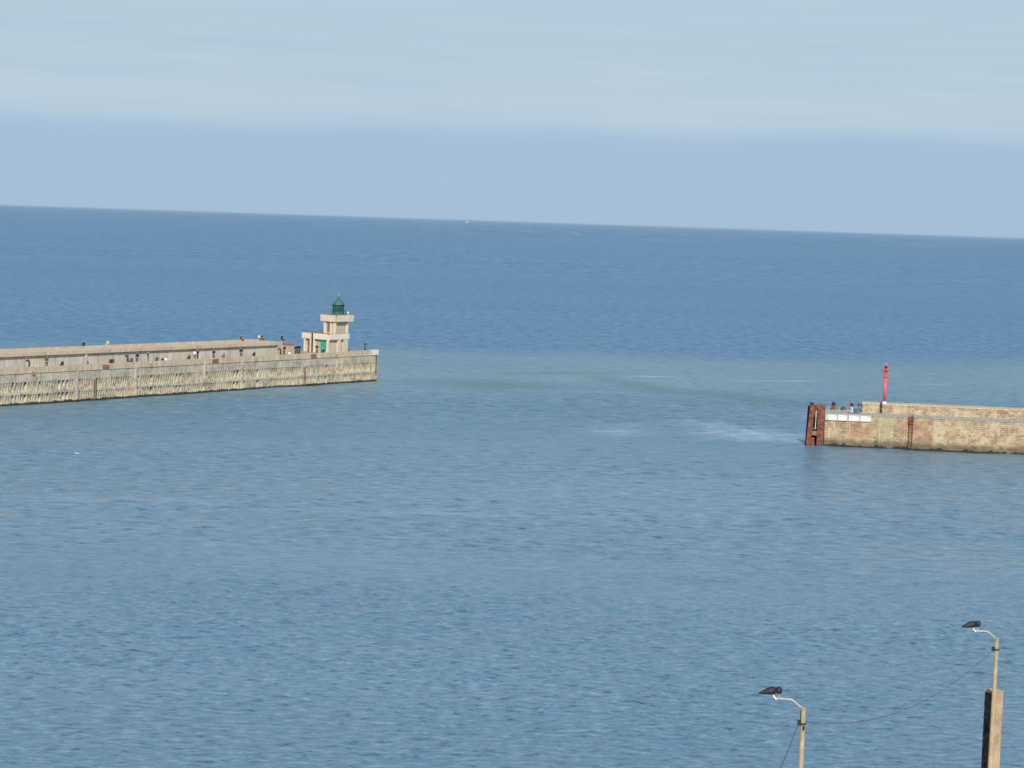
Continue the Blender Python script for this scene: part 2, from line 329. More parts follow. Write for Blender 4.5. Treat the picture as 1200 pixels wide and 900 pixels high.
hgt = mth(t, 'ADD', mth(t, 'MULTIPLY', w0, 0.08), mth(t, 'MULTIPLY', far, mth(t, 'ADD', mth(t, 'MULTIPLY', w1, 0.40), mth(t, 'MULTIPLY', w2, 0.9))))
gust = noise(t, g, 0.028, 4, 0.6, sc=(0.5, 1, 1), loc=(40, 3, 0))
bn = t.nodes.new('ShaderNodeBump'); bn.inputs['Distance'].default_value = 1.0
t.links.new(mth(t, 'MULTIPLY', rng(t, gust, 0.3, 0.7, 0.6, 1.0), rng(t, slick, 0, 1, 1.0, 0.4)), bn.inputs['Strength'])
t.links.new(hgt, bn.inputs['Height']); t.links.new(bn.outputs[0], b.inputs['Normal'])
t.links.new(mth(t, 'ADD', rng(t, Y, 110, 360, 0.10, 0.40), mth(t, 'MULTIPLY', slick, -0.05)), b.inputs['Roughness'])
M['sea'] = m
import numpy as np
def build_sea():
    """one sheet: a finely waved part from 86 m to 900 m out, level water all round it to the horizon"""
    D0, D1, K, H_ = 86.0, 900.0, 0.34, 59392.0
    nr = int(H_/0.62*(1/D0 - 1/D1)); nc = 1080
    inv = np.linspace(1/D0, 1/D1, nr); D = 1/inv
    fx = np.linspace(-1, 1, nc)
    Xg = (D[:, None]*K*fx[None, :]).astype(np.float64); Yg = np.repeat(D[:, None], nc, 1)
    dD = D*D/H_*0.62
    rs = np.random.RandomState(5)
    Z = np.zeros_like(Xg); GX = np.zeros_like(Xg)
    def comps(n, l0, l1, slope, ang0, spread):
        out = []
        for i in range(n):
            lam = l0*(l1/l0)**((i+rs.rand())/n); k = 2*math.pi/lam; a = ang0 + rs.randn()*spread
            out.append((k*math.cos(a), k*math.sin(a), slope*math.sqrt(2/n)/k, rs.rand()*6.283, lam))
        return out
    gust = np.zeros_like(Xg)
    for i in range(10):
        lam = 14*(110/14)**(rs.rand()); k = 2*math.pi/lam; a = rs.rand()*3.14
        gust += np.sin(k*math.cos(a)*0.45*Xg + k*math.sin(a)*Yg + rs.rand()*6.28)
    gust = 0.82 + 0.13*gust/1.6
    C = comps(70, 0.34, 1.5, SEA_SLOPE[0], -1.5, 0.75) + comps(30, 1.5, 6.0, SEA_SLOPE[1], -1.35, 0.55) + comps(14, 6, 26, SEA_SLOPE[2], -1.25, 0.25)
    for kx, ky, am, ph, lam in C:
        fade = np.clip((lam*0.5/dD - 0.9)/0.8, 0, 1)[:, None]                # leave out what the grid cannot carry
        rows = np.nonzero(fade[:, 0] > 0)[0]
        if not len(rows): continue
        r_ = slice(0, rows[-1]+1)
        Z[r_] += am*fade[r_]*np.sin(kx*Xg[r_] + ky*Yg[r_] + ph)
    Z *= gust
    ef = np.clip((1-np.abs(fx))/0.03, 0, 1)[None, :]*np.clip((D1-D)/60, 0, 1)[:, None]*np.clip((D-D0)/2, 0, 1)[:, None]
    Z *= ef
    V_ = np.stack([Xg, Yg, Z], -1).reshape(-1, 3)
    idx = np.arange(nr*nc).reshape(nr, nc)
    Fq = np.stack([idx[:-1, :-1], idx[:-1, 1:], idx[1:, 1:], idx[1:, :-1]], -1).reshape(-1, 4)
    a0, a1, b1, b0 = idx[0, 0], idx[0, -1], idx[-1, -1], idx[-1, 0]
    W_ = 160000.0; n0 = len(V_)
    ext = np.array([(-W_, -2000, 0), (W_, -2000, 0), (W_, W_, 0), (-W_, W_, 0), (-D1*K*0.999, W_, 0), (D1*K*0.999, W_, 0)])
    V_ = np.vstack([V_, ext]); e = [n0+i for i in range(6)]
    big = np.array([(e[0], e[1], a1, a0), (e[1], e[2], b1, a1), (a0, b0, e[3], e[0]), (b0, b1, e[2], e[3])])
    Fq = np.vstack([Fq, big])
    me = bpy.data.meshes.new('sea'); me.vertices.add(len(V_)); me.vertices.foreach_set('co', V_.astype(np.float32).ravel())
    me.loops.add(Fq.size); me.loops.foreach_set('vertex_index', Fq.astype(np.int32).ravel())
    me.polygons.add(len(Fq)); me.polygons.foreach_set('loop_start', np.arange(0, Fq.size, 4, dtype=np.int32))
    try: me.polygons.foreach_set('loop_total', np.full(len(Fq), 4, dtype=np.int32))
    except Exception: pass
    me.update(calc_edges=True)
    sm_ = np.ones(len(Fq), dtype=bool); sm_[-4:] = False; me.polygons.foreach_set('use_smooth', sm_)
    me.materials.append(M['sea'])
    o_ = bpy.data.objects.new('sea', me); COL.objects.link(o_); return o_
SEA_SLOPE = (0.20, 0.05, 0.018)
tag(build_sea(), kind='structure')

# quay the two lamp posts stand on, just below the picture
q = MB(); q.hexa([(-120,-40,-3),(160,-40,-3),(160,112,-3),(-120,76,-3),(-120,-40,4),(160,-40,4),(160,112,4),(-120,76,4)])
tag(q.build('quay', M['grey_deck']), kind='structure')

# ------------------------------------------------------------------ left pier
ZK = 5.5; ZD = 5.14
A = at(30, 430.6, ZK); B = at(442.5, 410.3, ZK)
P = Frame(A, B); L = P.len; S0 = -90
def S_of(u, v, t=0): return P.hit(u, v, t)[0]
pier = empty('harbour_pier', P.o, P.rz, label='long grey concrete pier with rows of slots, carrying the green-topped lighthouse', cat='pier')
pil_px = [(90, 455), (159, 450), (239.5, 442), (283, 440), (395, 430)]
pil_s = [S_of(u, v) for u, v in pil_px]
lad_s = [S_of(110, 450), S_of(356, 435)]
mb = MB()
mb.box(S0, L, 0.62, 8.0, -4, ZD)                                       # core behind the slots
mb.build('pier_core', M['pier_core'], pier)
f = MB()
for za, zb in ((0.22, 1.52), (1.92, 3.35)):                            # each row of slots has a sloping back, deep at the top
    f.hexa([(S0,0.06,za),(L,0.06,za),(L,0.618,za),(S0,0.618,za),(S0,0.56,zb),(L,0.56,zb),(L,0.618,zb),(S0,0.618,zb)])
f.box(S0, L, 0, 0.617, 3.351, 4.62); f.box(S0, L, 0, 0.617, 1.521, 1.919); f.box(S0, L, 0, 0.617, -4, 0.219)
solid = sorted([(p-0.42, p+0.42) for p in pil_s] + [(p-0.5, p+0.5) for p in lad_s] + [(L-0.9, L+1)])
x = -14.0; rnd = random.Random(3)
f.box(S0, x, 0, 0.318, 0.22, 1.52); f.box(S0, x, 0, 0.318, 1.92, 3.35)
while x < L-0.05:
    inside = [q for q in solid if q[0] <= x+0.2 <= q[1]]
    if inside:
        e = min(inside[0][1], L); f.box(x, e, 0, 0.318, 0.221, 1.519); f.box(x, e, 0, 0.318, 1.921, 3.349); x = e + 0.16; continue
    wd = 0.23 + rnd.uniform(-0.05, 0.06)
    f.box(x, x+wd, 0.002, 0.318, 0.221, 1.519, 0.20); f.box(x, x+wd, 0.002, 0.318, 1.921, 3.349, 0.26)
    x += 0.50 + rnd.uniform(-0.05, 0.05) + (0.28 if rnd.random() < 0.07 else 0)
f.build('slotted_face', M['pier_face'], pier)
MB().box(S0, L+0.05, -0.10, 0.45, 4.62, ZK).build('coping', M['coping'], pier)
MB().box(L-1.75, L+0.12, -0.16, 0.5, 4.66, ZK+0.05).build('whitewashed_corner', M['whitewash'], pier)
MB().box(S0, L, 0.45, 8.0, ZD+0.002, ZD+0.06).build('deck', M['deck'], pier)
for p in pil_s:
    MB().box(p-0.17, p+0.17, -0.22, -0.002, -2, 4.6).build('pilaster', M['pier_face'] if p > pil_s[1]-1 else M['pilaster'], pier)
for p in lad_s:
    lb = MB()
    for e in (-0.18, 0.18): lb.box(p+e-0.035, p+e+0.035, -0.30, -0.23, -1.5, 3.3)
    k = 0.1
    while k < 3.2: lb.tube([(p-0.18, -0.26, k), (p+0.18, -0.26, k)], 0.03, 6); k += 0.3
    lb.build('ladder', M['rust'], pier)
for u, v in ((123.5, 430), (252, 422.5), (367, 416.8)):
    p = S_of(u, v)
    MB().box(p-0.68, p+0.68, -0.16, -0.102, 4.72, 5.36).build('rusty_panel', M['rust_pale'], pier)
pe = L - 0.35
MB().box(pe-0.12, pe+0.14, -0.05, -0.002, 1.2, 4.6).build('rusty_pipe', M['rust'], pier)
# upper wall along the sea side
TW = 3.2; SW = S_of(331.5, 405, TW)
uw = empty('sea_wall', P.w(0, 0, 0), P.rz, label='pale sea wall with an overhanging cap, running along the back of the slotted pier', cat='wall')
MB().box(S0, SW-0.3, TW+0.4, 7.7, ZD+0.06, 6.85).build('wall_body', M['wall_pale'], uw)
MB().box(S0, SW, TW, 7.8, 6.85, 7.38).build('wall_cap', M['cap'], uw)
MB().box(S0, SW-0.3, 7.35, 7.8, 7.382, 7.62).build('rear_kerb', M['cap'], uw)
MB().box(SW-1.15, SW-0.2, TW+0.02, TW+0.395, ZD+0.062, 6.845).build('end_pillar', M['pilaster'], uw)
# low block past the wall's end
s0, _ = P.hit(336.5, 407, 4.2); s1, _ = P.hit(345.2, 407, 4.2)
lo = empty('low_wall', P.w((s0+s1)/2, 4.2, ZD+0.06), P.rz, label='short low olive block of wall between the long sea wall and the lighthouse', cat='wall')
hw = (s1-s0)/2
MB().box(-hw, hw, 0, 3.2, 0, 1.45).build('wall_body', M['coping'], lo)
MB().box(-hw-0.05, hw+0.05, -0.05, 3.25, 1.45, 1.6).build('wall_cap', M['rust_pale'], lo)

# ------------------------------------------------------------------ lighthouse
T0 = 1.7; sc_, _ = P.hit(384.6, 396, T0)
lh = empty('lighthouse', P.w(sc_, T0, ZD+0.06), P.rz, label='squat concrete harbour lighthouse with green door and green lantern at the pier end', cat='lighthouse')
z0 = 0.0; BZ = ZD+0.06; ZS0, ZS1 = 7.5-BZ, 8.5-BZ
WD, WN = 5.6, 6.1                                                       # width along the pier, depth across it
o = 0.45
MB().box(o, WD-o, o, WN-o, 0, ZS0).build('lower_wall', M['lh_dull'], lh)
sb = MB()                                                               # deep fascia with grooves at the corner and on the left side
sb.box(0.34, WD-0.02, 0.34, WN-0.02, ZS0+0.05, ZS1-0.06)
for a0, a1 in ((0.36, 2.55), (2.60, WD)): sb.box(a0, a1, 0, 0.338, ZS0, ZS1)
for a0, a1 in ((0.14, 3.50), (4.0, WN)): sb.box(0, 0.338, a0, a1, ZS0, ZS1)
sb.box(WD-0.018, WD+0.05, 0.0, WN, ZS0, ZS1); sb.box(0.14, WD-0.02, WN-0.018, WN+0.05, ZS0, ZS1)
sb.build('lower_fascia', M['lh_band'], lh)
MB().box(0.05, WD, 0.05, WN, ZS1-0.06, ZS1+0.03).build('lower_roof', M['rust_pale'], lh)
def pil(x0, x1, y0, y1, za, zb, mt='lh_band'): MB().box(x0, x1, y0, y1, za, zb).build('pillar', M[mt], lh)
for a0, a1 in ((0.14, 0.42), (3.20, 3.50), (4.02, 4.30), (5.35, 5.68)): pil(0.06, 0.447, a0, a1, 0, ZS0-0.002)
for a0, a1 in ((0.16, 0.45), (2.75, 3.45), (4.3, 5.35)): pil(a0+0.002, a1, 0.06, 0.447, 0, ZS0-0.003, 'lh')
d = MB(); d.box(0.40, 0.448, 0.78, 2.10, 0.0, 2.0); dr = d.build('door', M['green_door'], lh)
hb = MB(); hb.box(0.36, 0.398, 0.92, 0.97, 0.95, 1.15); hb.build('door_handle', M['black'], dr)
MB().box(0.40, 0.448, 4.55, 5.1, 0.0, 2.0).build('shutter', M['rust_pale'], lh)
for x0, x1, y0, y1 in ((0.16, 0.30, 0.16, 0.30), (0.03, 0.16, 3.66, 3.84)):
    MB().box(x0, x1, y0, y1, 0, ZS1-0.07).build('downpipe', M['rust_dark'], lh)  # dark boxes put in for the shade of the fascia notches
# tower
a = 1.62; tw, tn = 3.85, 2.9; ZC0, ZC1 = 10.62-BZ, 11.75-BZ
MB().box(a+0.3, a+tw-0.1, 0.3, tn-0.25, ZS1+0.03, ZC0).build('tower_wall', M['lh_dull'], lh)
for x0, x1, y0, y1 in ((a+0.10, a+0.297, 0.12, 0.36), (a+0.10, a+0.297, 0.95, 1.15), (a+0.10, a+0.297, 2.2, 2.62), (a+0.14, a+0.44, 0.06, 0.10)):
    pil(x0, x1, y0, y1, ZS1+0.032, ZC0-0.002)
pil(a+0.16, a+0.46, 0.11, 0.297, ZS1+0.032, ZC0-0.003); pil(a+tw-0.42, a+tw-0.08, 0.11, 0.297, ZS1+0.032, ZC0-0.003)
MB().box(a+0.252, a+0.298, 1.2, 1.9, ZS1+0.3, ZC0-0.3).build('window', M['rust_pale'], lh)
MB().box(a+0.02, a+0.19, 0.0-0.14, 0.03, ZC0+0.1, ZC1-0.08).build('downpipe', M['black'], lh)  # black strip put in for the shade in the gallery notch
c = MB(); e = 0.42
c.box(a+0.21, a+tw+0.78, 0.20, tn+0.30, ZC0+0.02, ZC1-0.05)
x0 = a-0.10; x1 = a+tw+0.80; y0 = -0.32; y1 = tn+0.34
c.box(x0+0.42, x1, y0, y0+0.2, ZC0, ZC1); c.box(x0, x0+0.30, y0+0.16, y1, ZC0, ZC1)
c.build('gallery_fascia', M['lh_gal'], lh)
MB().box(x0+0.1, x1-0.05, y0+0.06, y1-0.05, ZC1-0.049, ZC1+0.03).build('gallery_floor', M['rust_pale'], lh)
# lantern
cxx, _ = P.hit(396.4, 362, T0+1.35); cxx -= sc_; LC = (cxx, 1.35, ZC1+0.03)
MB().lathe(LC, [(1.15, 0), (1.15, 0.12), (1.04, 0.14), (1.04, 0.52), (1.10, 0.54), (1.10, 0.62)], 24).build('lantern_base', M['green_dome'], lh)
lg = MB().lathe(LC, [(0.96, 0.622), (0.96, 1.70)], 24).build('lantern_glass', M['glass'], lh)
fb = MB()
for k in range(12):
    q_ = 2*math.pi*k/12; px, py = LC[0]+1.0*math.cos(q_), LC[1]+1.0*math.sin(q_)
    fb.tube([(px, py, LC[2]+0.62), (px, py, LC[2]+1.72)], 0.05, 6)
fb.torus((LC[0], LC[1], LC[2]+1.15), (0, 0, 1), 1.0, 0.045, 24, 6); fb.build('glazing_bars', M['green_dome'], lh)
ll = MB().lathe((LC[0], LC[1], LC[2]+0.625), [(0.1, 0), (0.28, 0.2), (0.30, 0.8), (0.1, 1.0)], 14).build('lamp', M['white_paint'], lg)
dm = MB().lathe(LC, [(1.12, 1.70), (1.14, 1.78), (1.05, 1.92), (0.86, 2.20), (0.62, 2.45), (0.36, 2.62), (0.24, 2.68), (0.26, 2.80), (0.30, 2.95), (0.22, 3.10), (0.08, 3.2)], 24).build('dome', M['green_dome'], lh, smooth=True)
MB().tube([(LC[0], LC[1], LC[2]+3.19), (LC[0], LC[1], LC[2]+3.9)], 0.025, 6).build('lightning_rod', M['steel'], dm)
rb = MB()
for k in range(16):
    q_ = 2*math.pi*k/16; px, py = LC[0]+1.35*math.cos(q_), LC[1]+1.35*math.sin(q_)
    rb.tube([(px, py, LC[2]), (px, py, LC[2]+0.8)], 0.018, 5)
rb.torus((LC[0], LC[1], LC[2]+0.8), (0, 0, 1), 1.35, 0.02, 24, 5)
rb.build('gallery_rail', M['green_paint'], lh)
gl = MB(); gl.lathe((x1-0.7, 0.4, ZC1+0.03), [(0.07, 0), (0.07, 0.22), (0.16, 0.24), (0.18, 0.42), (0.08, 0.52)], 10); gl.build('gallery_lamp', M['white_paint'], lh)

# lifebuoys on the coping
buoys = [(39, 437, 'orange lifebuoy on the pier face, nearest the left edge of the picture'), (177, 428, 'orange lifebuoy on the pier face below the seated man in brown'),
         (300.5, 421.3, 'orange lifebuoy on the pier face left of the end of the sea wall'), (394.5, 417, 'orange lifebuoy on the pier face below the lighthouse')]
for u, v, lab in buoys:
    p, z = P.hit(u, v, -0.2)
    ob = empty('lifebuoy', P.w(p, -0.19, z), P.rz, label=lab, cat='lifebuoy', group='lifebuoys hung along the pier face')
    MB().torus((0, 0, 0), (0, 1, 0), 0.24, 0.065, 20, 8).build('ring', M['orange'], ob, smooth=True)
    MB().tube([(0, 0.02, 0.2), (0, 0.02, 0.52)], 0.015, 5).build('hanging_rope', M['white_paint'], ob)

# ------------------------------------------------------------------ people
def skin_mesh(name, verts, edges, lv=1):
    me = bpy.data.meshes.new(name); me.from_pydata([v[:3] for v in verts], edges, [])
    o_ = bpy.data.objects.new(name, me); COL.objects.link(o_)
    sm = o_.modifiers.new('skin', 'SKIN'); sm.use_smooth_shade = True
    for i, v in enumerate(verts):
        r_ = v[3]; me.skin_vertices[0].data[i].radius = (r_, r_) if not isinstance(r_, tuple) else r_
        me.skin_vertices[0].data[i].use_root = (i == 0)
    sd = o_.modifiers.new('sub', 'SUBSURF'); sd.levels = lv; sd.render_levels = lv
    dg = bpy.context.evaluated_depsgraph_get()
    out = bpy.data.meshes.new_from_object(o_.evaluated_get(dg)); out.name = name
    bpy.data.objects.remove(o_); bpy.data.meshes.remove(me)
    return out
def pose(kind):
    """joint positions, the figure faces -y, feet (or seat) at z = 0"""
    J = {}
    if kind == 'stand':
        J = dict(pel=(0,0,.95), che=(0,0,1.30), nec=(0,0,1.50), hea=(0,-.02,1.60), top=(0,-.01,1.70),
                 kn=(.10,-.03,.50), an=(.11,.02,.08), to=(.12,-.15,.035), sh=(.18,0,1.43), elb=(.25,.04,1.16), wr=(.21,-.12,.95), ha=(.19,-.19,.90))
    if kind == 'stride':
        J = dict(pel=(0,0,.93), che=(0,-.02,1.28), nec=(0,-.04,1.48), hea=(0,-.07,1.58), top=(0,-.06,1.68),
                 kn=(.10,-.03,.50), an=(.11,.02,.08), to=(.12,-.15,.035), sh=(.18,-.02,1.41), elb=(.26,.02,1.15), wr=(.17,-.22,1.08), ha=(.13,-.30,1.07))
    if kind == 'lean':
        J = dict(pel=(0,.12,.93), che=(0,-.12,1.19), nec=(0,-.26,1.33), hea=(0,-.34,1.40), top=(0,-.38,1.48),
                 kn=(.10,.02,.50), an=(.11,.10,.08), to=(.12,-.07,.035), sh=(.18,-.20,1.28), elb=(.22,-.36,1.05), wr=(.16,-.52,.98), ha=(.13,-.60,.96))
    if kind == 'sit':
        J = dict(pel=(0,0,.10), che=(0,-.03,.45), nec=(0,-.06,.64), hea=(0,-.10,.74), top=(0,-.10,.84),
                 kn=(.13,-.42,.12), an=(.13,-.46,-.27), to=(.14,-.62,-.31), sh=(.18,-.05,.57), elb=(.24,-.10,.30), wr=(.16,-.32,.24), ha=(.13,-.40,.22))
    return J
def figure_meshes(kind):
    J = pose(kind)
    def p(k, sgn=1, off=0): x_, y_, z_ = J[k]; return (x_*sgn, y_, z_)
    body = [(*J['pel'], .13), (*J['che'], (.15, .11)), (*J['nec'], .058), (*J['hea'], .085), (*J['top'], .075)]
    E = [(0,1),(1,2),(2,3),(3,4)]
    hx, hy, hz = J['hea']; body.append((hx, hy-.095, hz+.0, .018)); E.append((3, 5))       # nose
    for sg in (1, -1):
        i = len(body)
        body += [(*p('kn', sg), .062), (*p('an', sg), .042), (*p('to', sg), .038)]; E += [(0,i),(i,i+1),(i+1,i+2)]
        i = len(body)
        body += [(*p('sh', sg), .062), (*p('elb', sg), .043), (*p('wr', sg), .030), (*p('ha', sg), .036)]; E += [(1,i),(i,i+1),(i+1,i+2),(i+2,i+3)]
        w_ = Vector(p('wr', sg)); h_ = Vector(p('ha', sg)); dv = (h_-w_).normalized(); sd_ = dv.cross(Vector((0,0,1))).normalized()
        for k in range(4):                                                # four fingers and a thumb
            j = len(body); q1 = h_+dv*.05+sd_*(k-1.5)*.022; q2 = q1+dv*.03-Vector((0,0,.02))
            body += [(*q1, .009), (*q2, .008)]; E += [(i+3, j), (j, j+1)]
        j = len(body); q1 = w_+dv*.05-sd_*.05; body += [(*q1, .010)]; E += [(i+2, j)]
    mb_ = skin_mesh('body', body, E)
    pc = lambda a_, b_, f_: tuple(a_[i]*(1-f_)+b_[i]*f_ for i in range(3))
    jk = [(*J['che'], (.185, .145)), (*pc(J['pel'], J['che'], .35), (.17, .14)), (*pc(J['pel'], J['che'], -.12), (.18, .15)), (*pc(J['che'], J['nec'], .75), .085)]
    E = [(0,1),(1,2),(0,3)]
    for sg in (1, -1):
        i = len(jk); jk += [(*p('sh', sg), .085), (*p('elb', sg), .064), (*pc(p('elb', sg), p('wr', sg), .85), .05)]; E += [(0,i),(i,i+1),(i+1,i+2)]
    mj = skin_mesh('jacket', jk, E)
    tr = [(*pc(J['pel'], J['che'], .05), .155)]; E = []
    for sg in (1, -1):
        i = len(tr); mid = pc(J['pel'], p('kn', sg), .35); mid = (mid[0]+.05*sg, mid[1], mid[2])
        tr += [(*mid, .098), (*p('kn', sg), .078), (*pc(p('kn', sg), p('an', sg), .95), .062)]; E += [(0,i),(i,i+1),(i+1,i+2)]
    mt = skin_mesh('trousers', tr, E)
    tx, ty, tz = J['top']
    hr = skin_mesh('hair', [(tx, ty+.01, tz+.0, .092), (tx, ty+.045, tz-.06, .085)], [(0, 1)])
    return mb_, mj, mt, hr
FIG = {k: figure_meshes(k) for k in ('stand', 'stride', 'lean', 'sit')}
_fab = {}
def fabric(c):
    c = tuple(round(x_, 3) for x_ in c)
    if c not in _fab: _fab[c] = plain('fabric', c, 0.9, 0.2, 12)
    return _fab[c]
skin_m = plain('skin', (0.50, 0.30, 0.22), 0.6, 0.1)
def person(kind, loc, rz, jc, tc, hc, label, group):
    r_ = empty('person', loc, rz, label=label, cat='person', group=group)
    for me, c_ in zip(FIG[kind], (None, jc, tc, hc)):
        o_ = bpy.data.objects.new(me.name, me); COL.objects.link(o_); o_.parent = r_
        if not me.materials: me.materials.append(skin_m)
        o_.material_slots[0].link = 'OBJECT'; o_.material_slots[0].material = skin_m if c_ is None else fabric(c_)
    return r_
NAVY=(.018,.025,.06); DARK=(.022,.022,.026); BLUE=(.03,.07,.30); BROWN=(.10,.06,.045); PALE=(.55,.44,.38); GREY=(.16,.16,.16); WHITE=(.7,.7,.68); MAR=(.13,.04,.045); OLIVE=(.09,.09,.05); DBLUE=(.03,.045,.14); HAIR=(.04,.03,.02); BLOND=(.3,.22,.12); SLATE=(.07,.10,.15); TEAL=(.02,.10,.12)
GL = 'people along the pier edge'; GU = 'people up on the sea wall'
# (column px, kind, depth across pier, turn, jacket, trousers, hair, label)
low = [
 (34.0,'lean',1.3,-2.6,NAVY,DARK,HAIR,'person in navy bending over the pier edge, nearest the left side of the picture'),
 (54.8,'stand',1.3,2.4,BROWN,DARK,HAIR,'person in dark brown standing second from the left end of the lower walkway'),
 (73.8,'sit',0.2,3.3,DARK,NAVY,HAIR,'person in black sitting alone on the kerb left of the pale pilaster'),
 (101.2,'stand',2.6,0.2,PALE,PALE,BLOND,'person in pale beige standing against the sea wall'),
 (130.4,'sit',0.2,3.0,NAVY,DARK,HAIR,'person in navy sitting on the kerb above the leftmost rusty panel'),
 (133.4,'sit',0.25,3.6,SLATE,DARK,HAIR,'person in slate grey sitting close beside the navy one by the leftmost rusty panel'),
 (149.6,'lean',1.5,3.0,DARK,DARK,HAIR,'person in black, left one of the three gathered above the second pilaster'),
 (154.6,'sit',0.2,3.1,BROWN,DARK,HAIR,'person in brown sitting low in the middle of three by the second pilaster'),
 (161.0,'stand',1.0,2.8,NAVY,DARK,HAIR,'person in navy standing at the right of three by the second pilaster'),
 (173.4,'stand',1.2,0.5,BROWN,GREY,BLOND,'person in brown and grey standing just left of the bright blue jacket'),
 (184.6,'sit',0.2,3.1,BLUE,DBLUE,HAIR,'person in a bright royal blue jacket sitting on the kerb'),
 (222.3,'sit',0.2,3.2,DBLUE,DARK,HAIR,'person in dark blue sitting left of a white and black pair'),
 (228.3,'lean',1.4,2.6,WHITE,GREY,HAIR,'person in a white top leaning beside one in black'),
 (231.8,'stand',1.1,3.4,DARK,DARK,HAIR,'person in black standing right behind the white top'),
 (250.5,'stand',0.8,3.1,NAVY,NAVY,HAIR,'tall person in navy standing upright above the middle rusty panel'),
 (262.6,'sit',0.2,3.1,GREY,GREY,HAIR,'person in grey sitting on the kerb right of the middle rusty panel'),
 (282.4,'stand',1.0,2.2,DARK,DARK,HAIR,'person in black standing alone below the pair up on the wall'),
 (298.2,'sit',0.2,3.1,DARK,OLIVE,HAIR,'person in black and olive sitting on the kerb above a lifebuoy'),
 (328.6,'lean',1.6,3.4,MAR,DARK,HAIR,'person in maroon leaning in front of the end pillar of the sea wall'),
 (333.2,'stand',2.0,2.9,DARK,DARK,HAIR,'person in black standing at the very end of the sea wall'),
 (346.3,'stand',1.5,2.9,DARK,DARK,HAIR,'person in black at the left of the huddle beside the lighthouse'),
 (348.8,'stand',2.6,3.3,NAVY,DARK,HAIR,'person in navy in the middle of the huddle beside the lighthouse'),
 (351.2,'stand',1.9,3.3,DARK,NAVY,HAIR,'person in black and navy at the right of the huddle beside the lighthouse'),
 (371.2,'stride',1.3,2.2,DARK,DARK,HAIR,'person in black standing left of the green lighthouse door'),
 (379.2,'sit',0.25,3.3,DARK,DARK,HAIR,'person in black sitting right of the green lighthouse door'),
 (427.8,'stand',2.6,2.6,TEAL,NAVY,HAIR,'person in teal standing near the bare tip of the lighthouse pier'),
]
for u, kind, tt, turn, jc, tc, hc, lab in low:
    s_, _ = P.hit(u, 415, tt); z = (ZK if kind == 'sit' else ZD+0.06)
    person(kind, P.w(s_, tt, z), P.rz+turn, jc, tc, hc, lab, GL)
up = [(98.5,NAVY,NAVY,HAIR,'person in navy sitting leftmost up on the sea wall'), (126.6,PALE,WHITE,BLOND,'person in pale pink sitting second from left up on the sea wall'),
      (282.2,BROWN,MAR,HAIR,'person in brown sitting third from left up on the sea wall'), (303.0,WHITE,BROWN,HAIR,'person in a white top up on the sea wall beside one in brown'),
      (306.2,BROWN,DARK,HAIR,'person in dark brown up on the sea wall at the right of the pair'), (328.4,DARK,DARK,HAIR,'person in black sitting at the right end up on the sea wall')]
for u, jc, tc, hc, lab in up:
    tt = 7.6 if u < 320 else 7.9
    s_, _ = P.hit(u, 400, tt)
    person('sit', P.w(s_, 7.58, 7.62 if u < 320 else 7.40), P.rz+(3.1 if u < 200 else 0.2), jc, tc, hc, lab, GU)
# white and black bags on the walkway
def bag(u, tt, mt, lab, sc=1.0):
    s_, _ = P.hit(u, 415, tt); e_ = empty('bag', P.w(s_, tt, ZD+0.06), P.rz, label=lab, cat='bag')
    MB().lathe((0, 0, 0), [(0.20*sc, 0), (0.30*sc, 0.08*sc), (0.30*sc, 0.35*sc), (0.20*sc, 0.52*sc), (0.07*sc, 0.58*sc)], 12).build('sack', mt, e_, smooth=True)
    MB().torus((0, 0, 0.62*sc), (0, 1, 0), 0.10*sc, 0.02*sc, 12, 6).build('handle', M['black'], e_)
bag(194.5, 2.4, M['white_paint'], 'white bag on the walkway right of the blue jacket', 0.8)
bag(190.5, 2.4, M['black'], 'black bag on the walkway beside a white one', 0.8)
bag(339.2, 2.2, M['white_paint'], 'white bag on the walkway in front of the low olive block', 0.8)
bag(296.0, 0.9, M['whitewash'], 'cream bag just behind the kerb left of a lifebuoy', 0.6)

# ------------------------------------------------------------------ right pier
ZR = 4.3
A2 = at(967, 485.3, ZR); B2 = at(1170, 494.3, ZR)
Q = Frame(A2, B2); SE = 90.0; DW = 7.2
rp = empty('stone_pier', Q.o, Q.rz, label='ochre stone and brick pier with the red beacon on the right', cat='pier')
MB().box(0, SE, 0, DW, -4, ZR-0.02).build('masonry_wall', M['masonry'], rp)
MB().box(-0.02, SE, -0.06, DW, ZR-0.018, ZR+0.10).build('deck', M['grey_deck'], rp)
sp0, _ = Q.hit(1010.5, 480, 4.0)
MB().box(sp0, SE, 4.0, DW-0.1, ZR+0.102, 5.55).build('rear_parapet', M['masonry'], rp)
MB().box(sp0-0.05, SE, 3.93, DW-0.05, 5.552, 5.72).build('parapet_coping', M['mason_top'], rp)
bx_, _ = Q.hit(1067.5, 500, -0.3)
lb = MB()
for e in (-0.24, 0.24): lb.box(bx_+e-0.04, bx_+e+0.04, -0.34, -0.26, 0.4, 4.9)
k = 0.5
while k < 4.8: lb.tube([(bx_-0.24, -0.3, k), (bx_+0.24, -0.3, k)], 0.03, 6); k += 0.3
lb.box(bx_-0.36, bx_+0.36, -0.26, -0.07, 3.55, 4.5)
lb.build('ladder', M['rust'], rp)
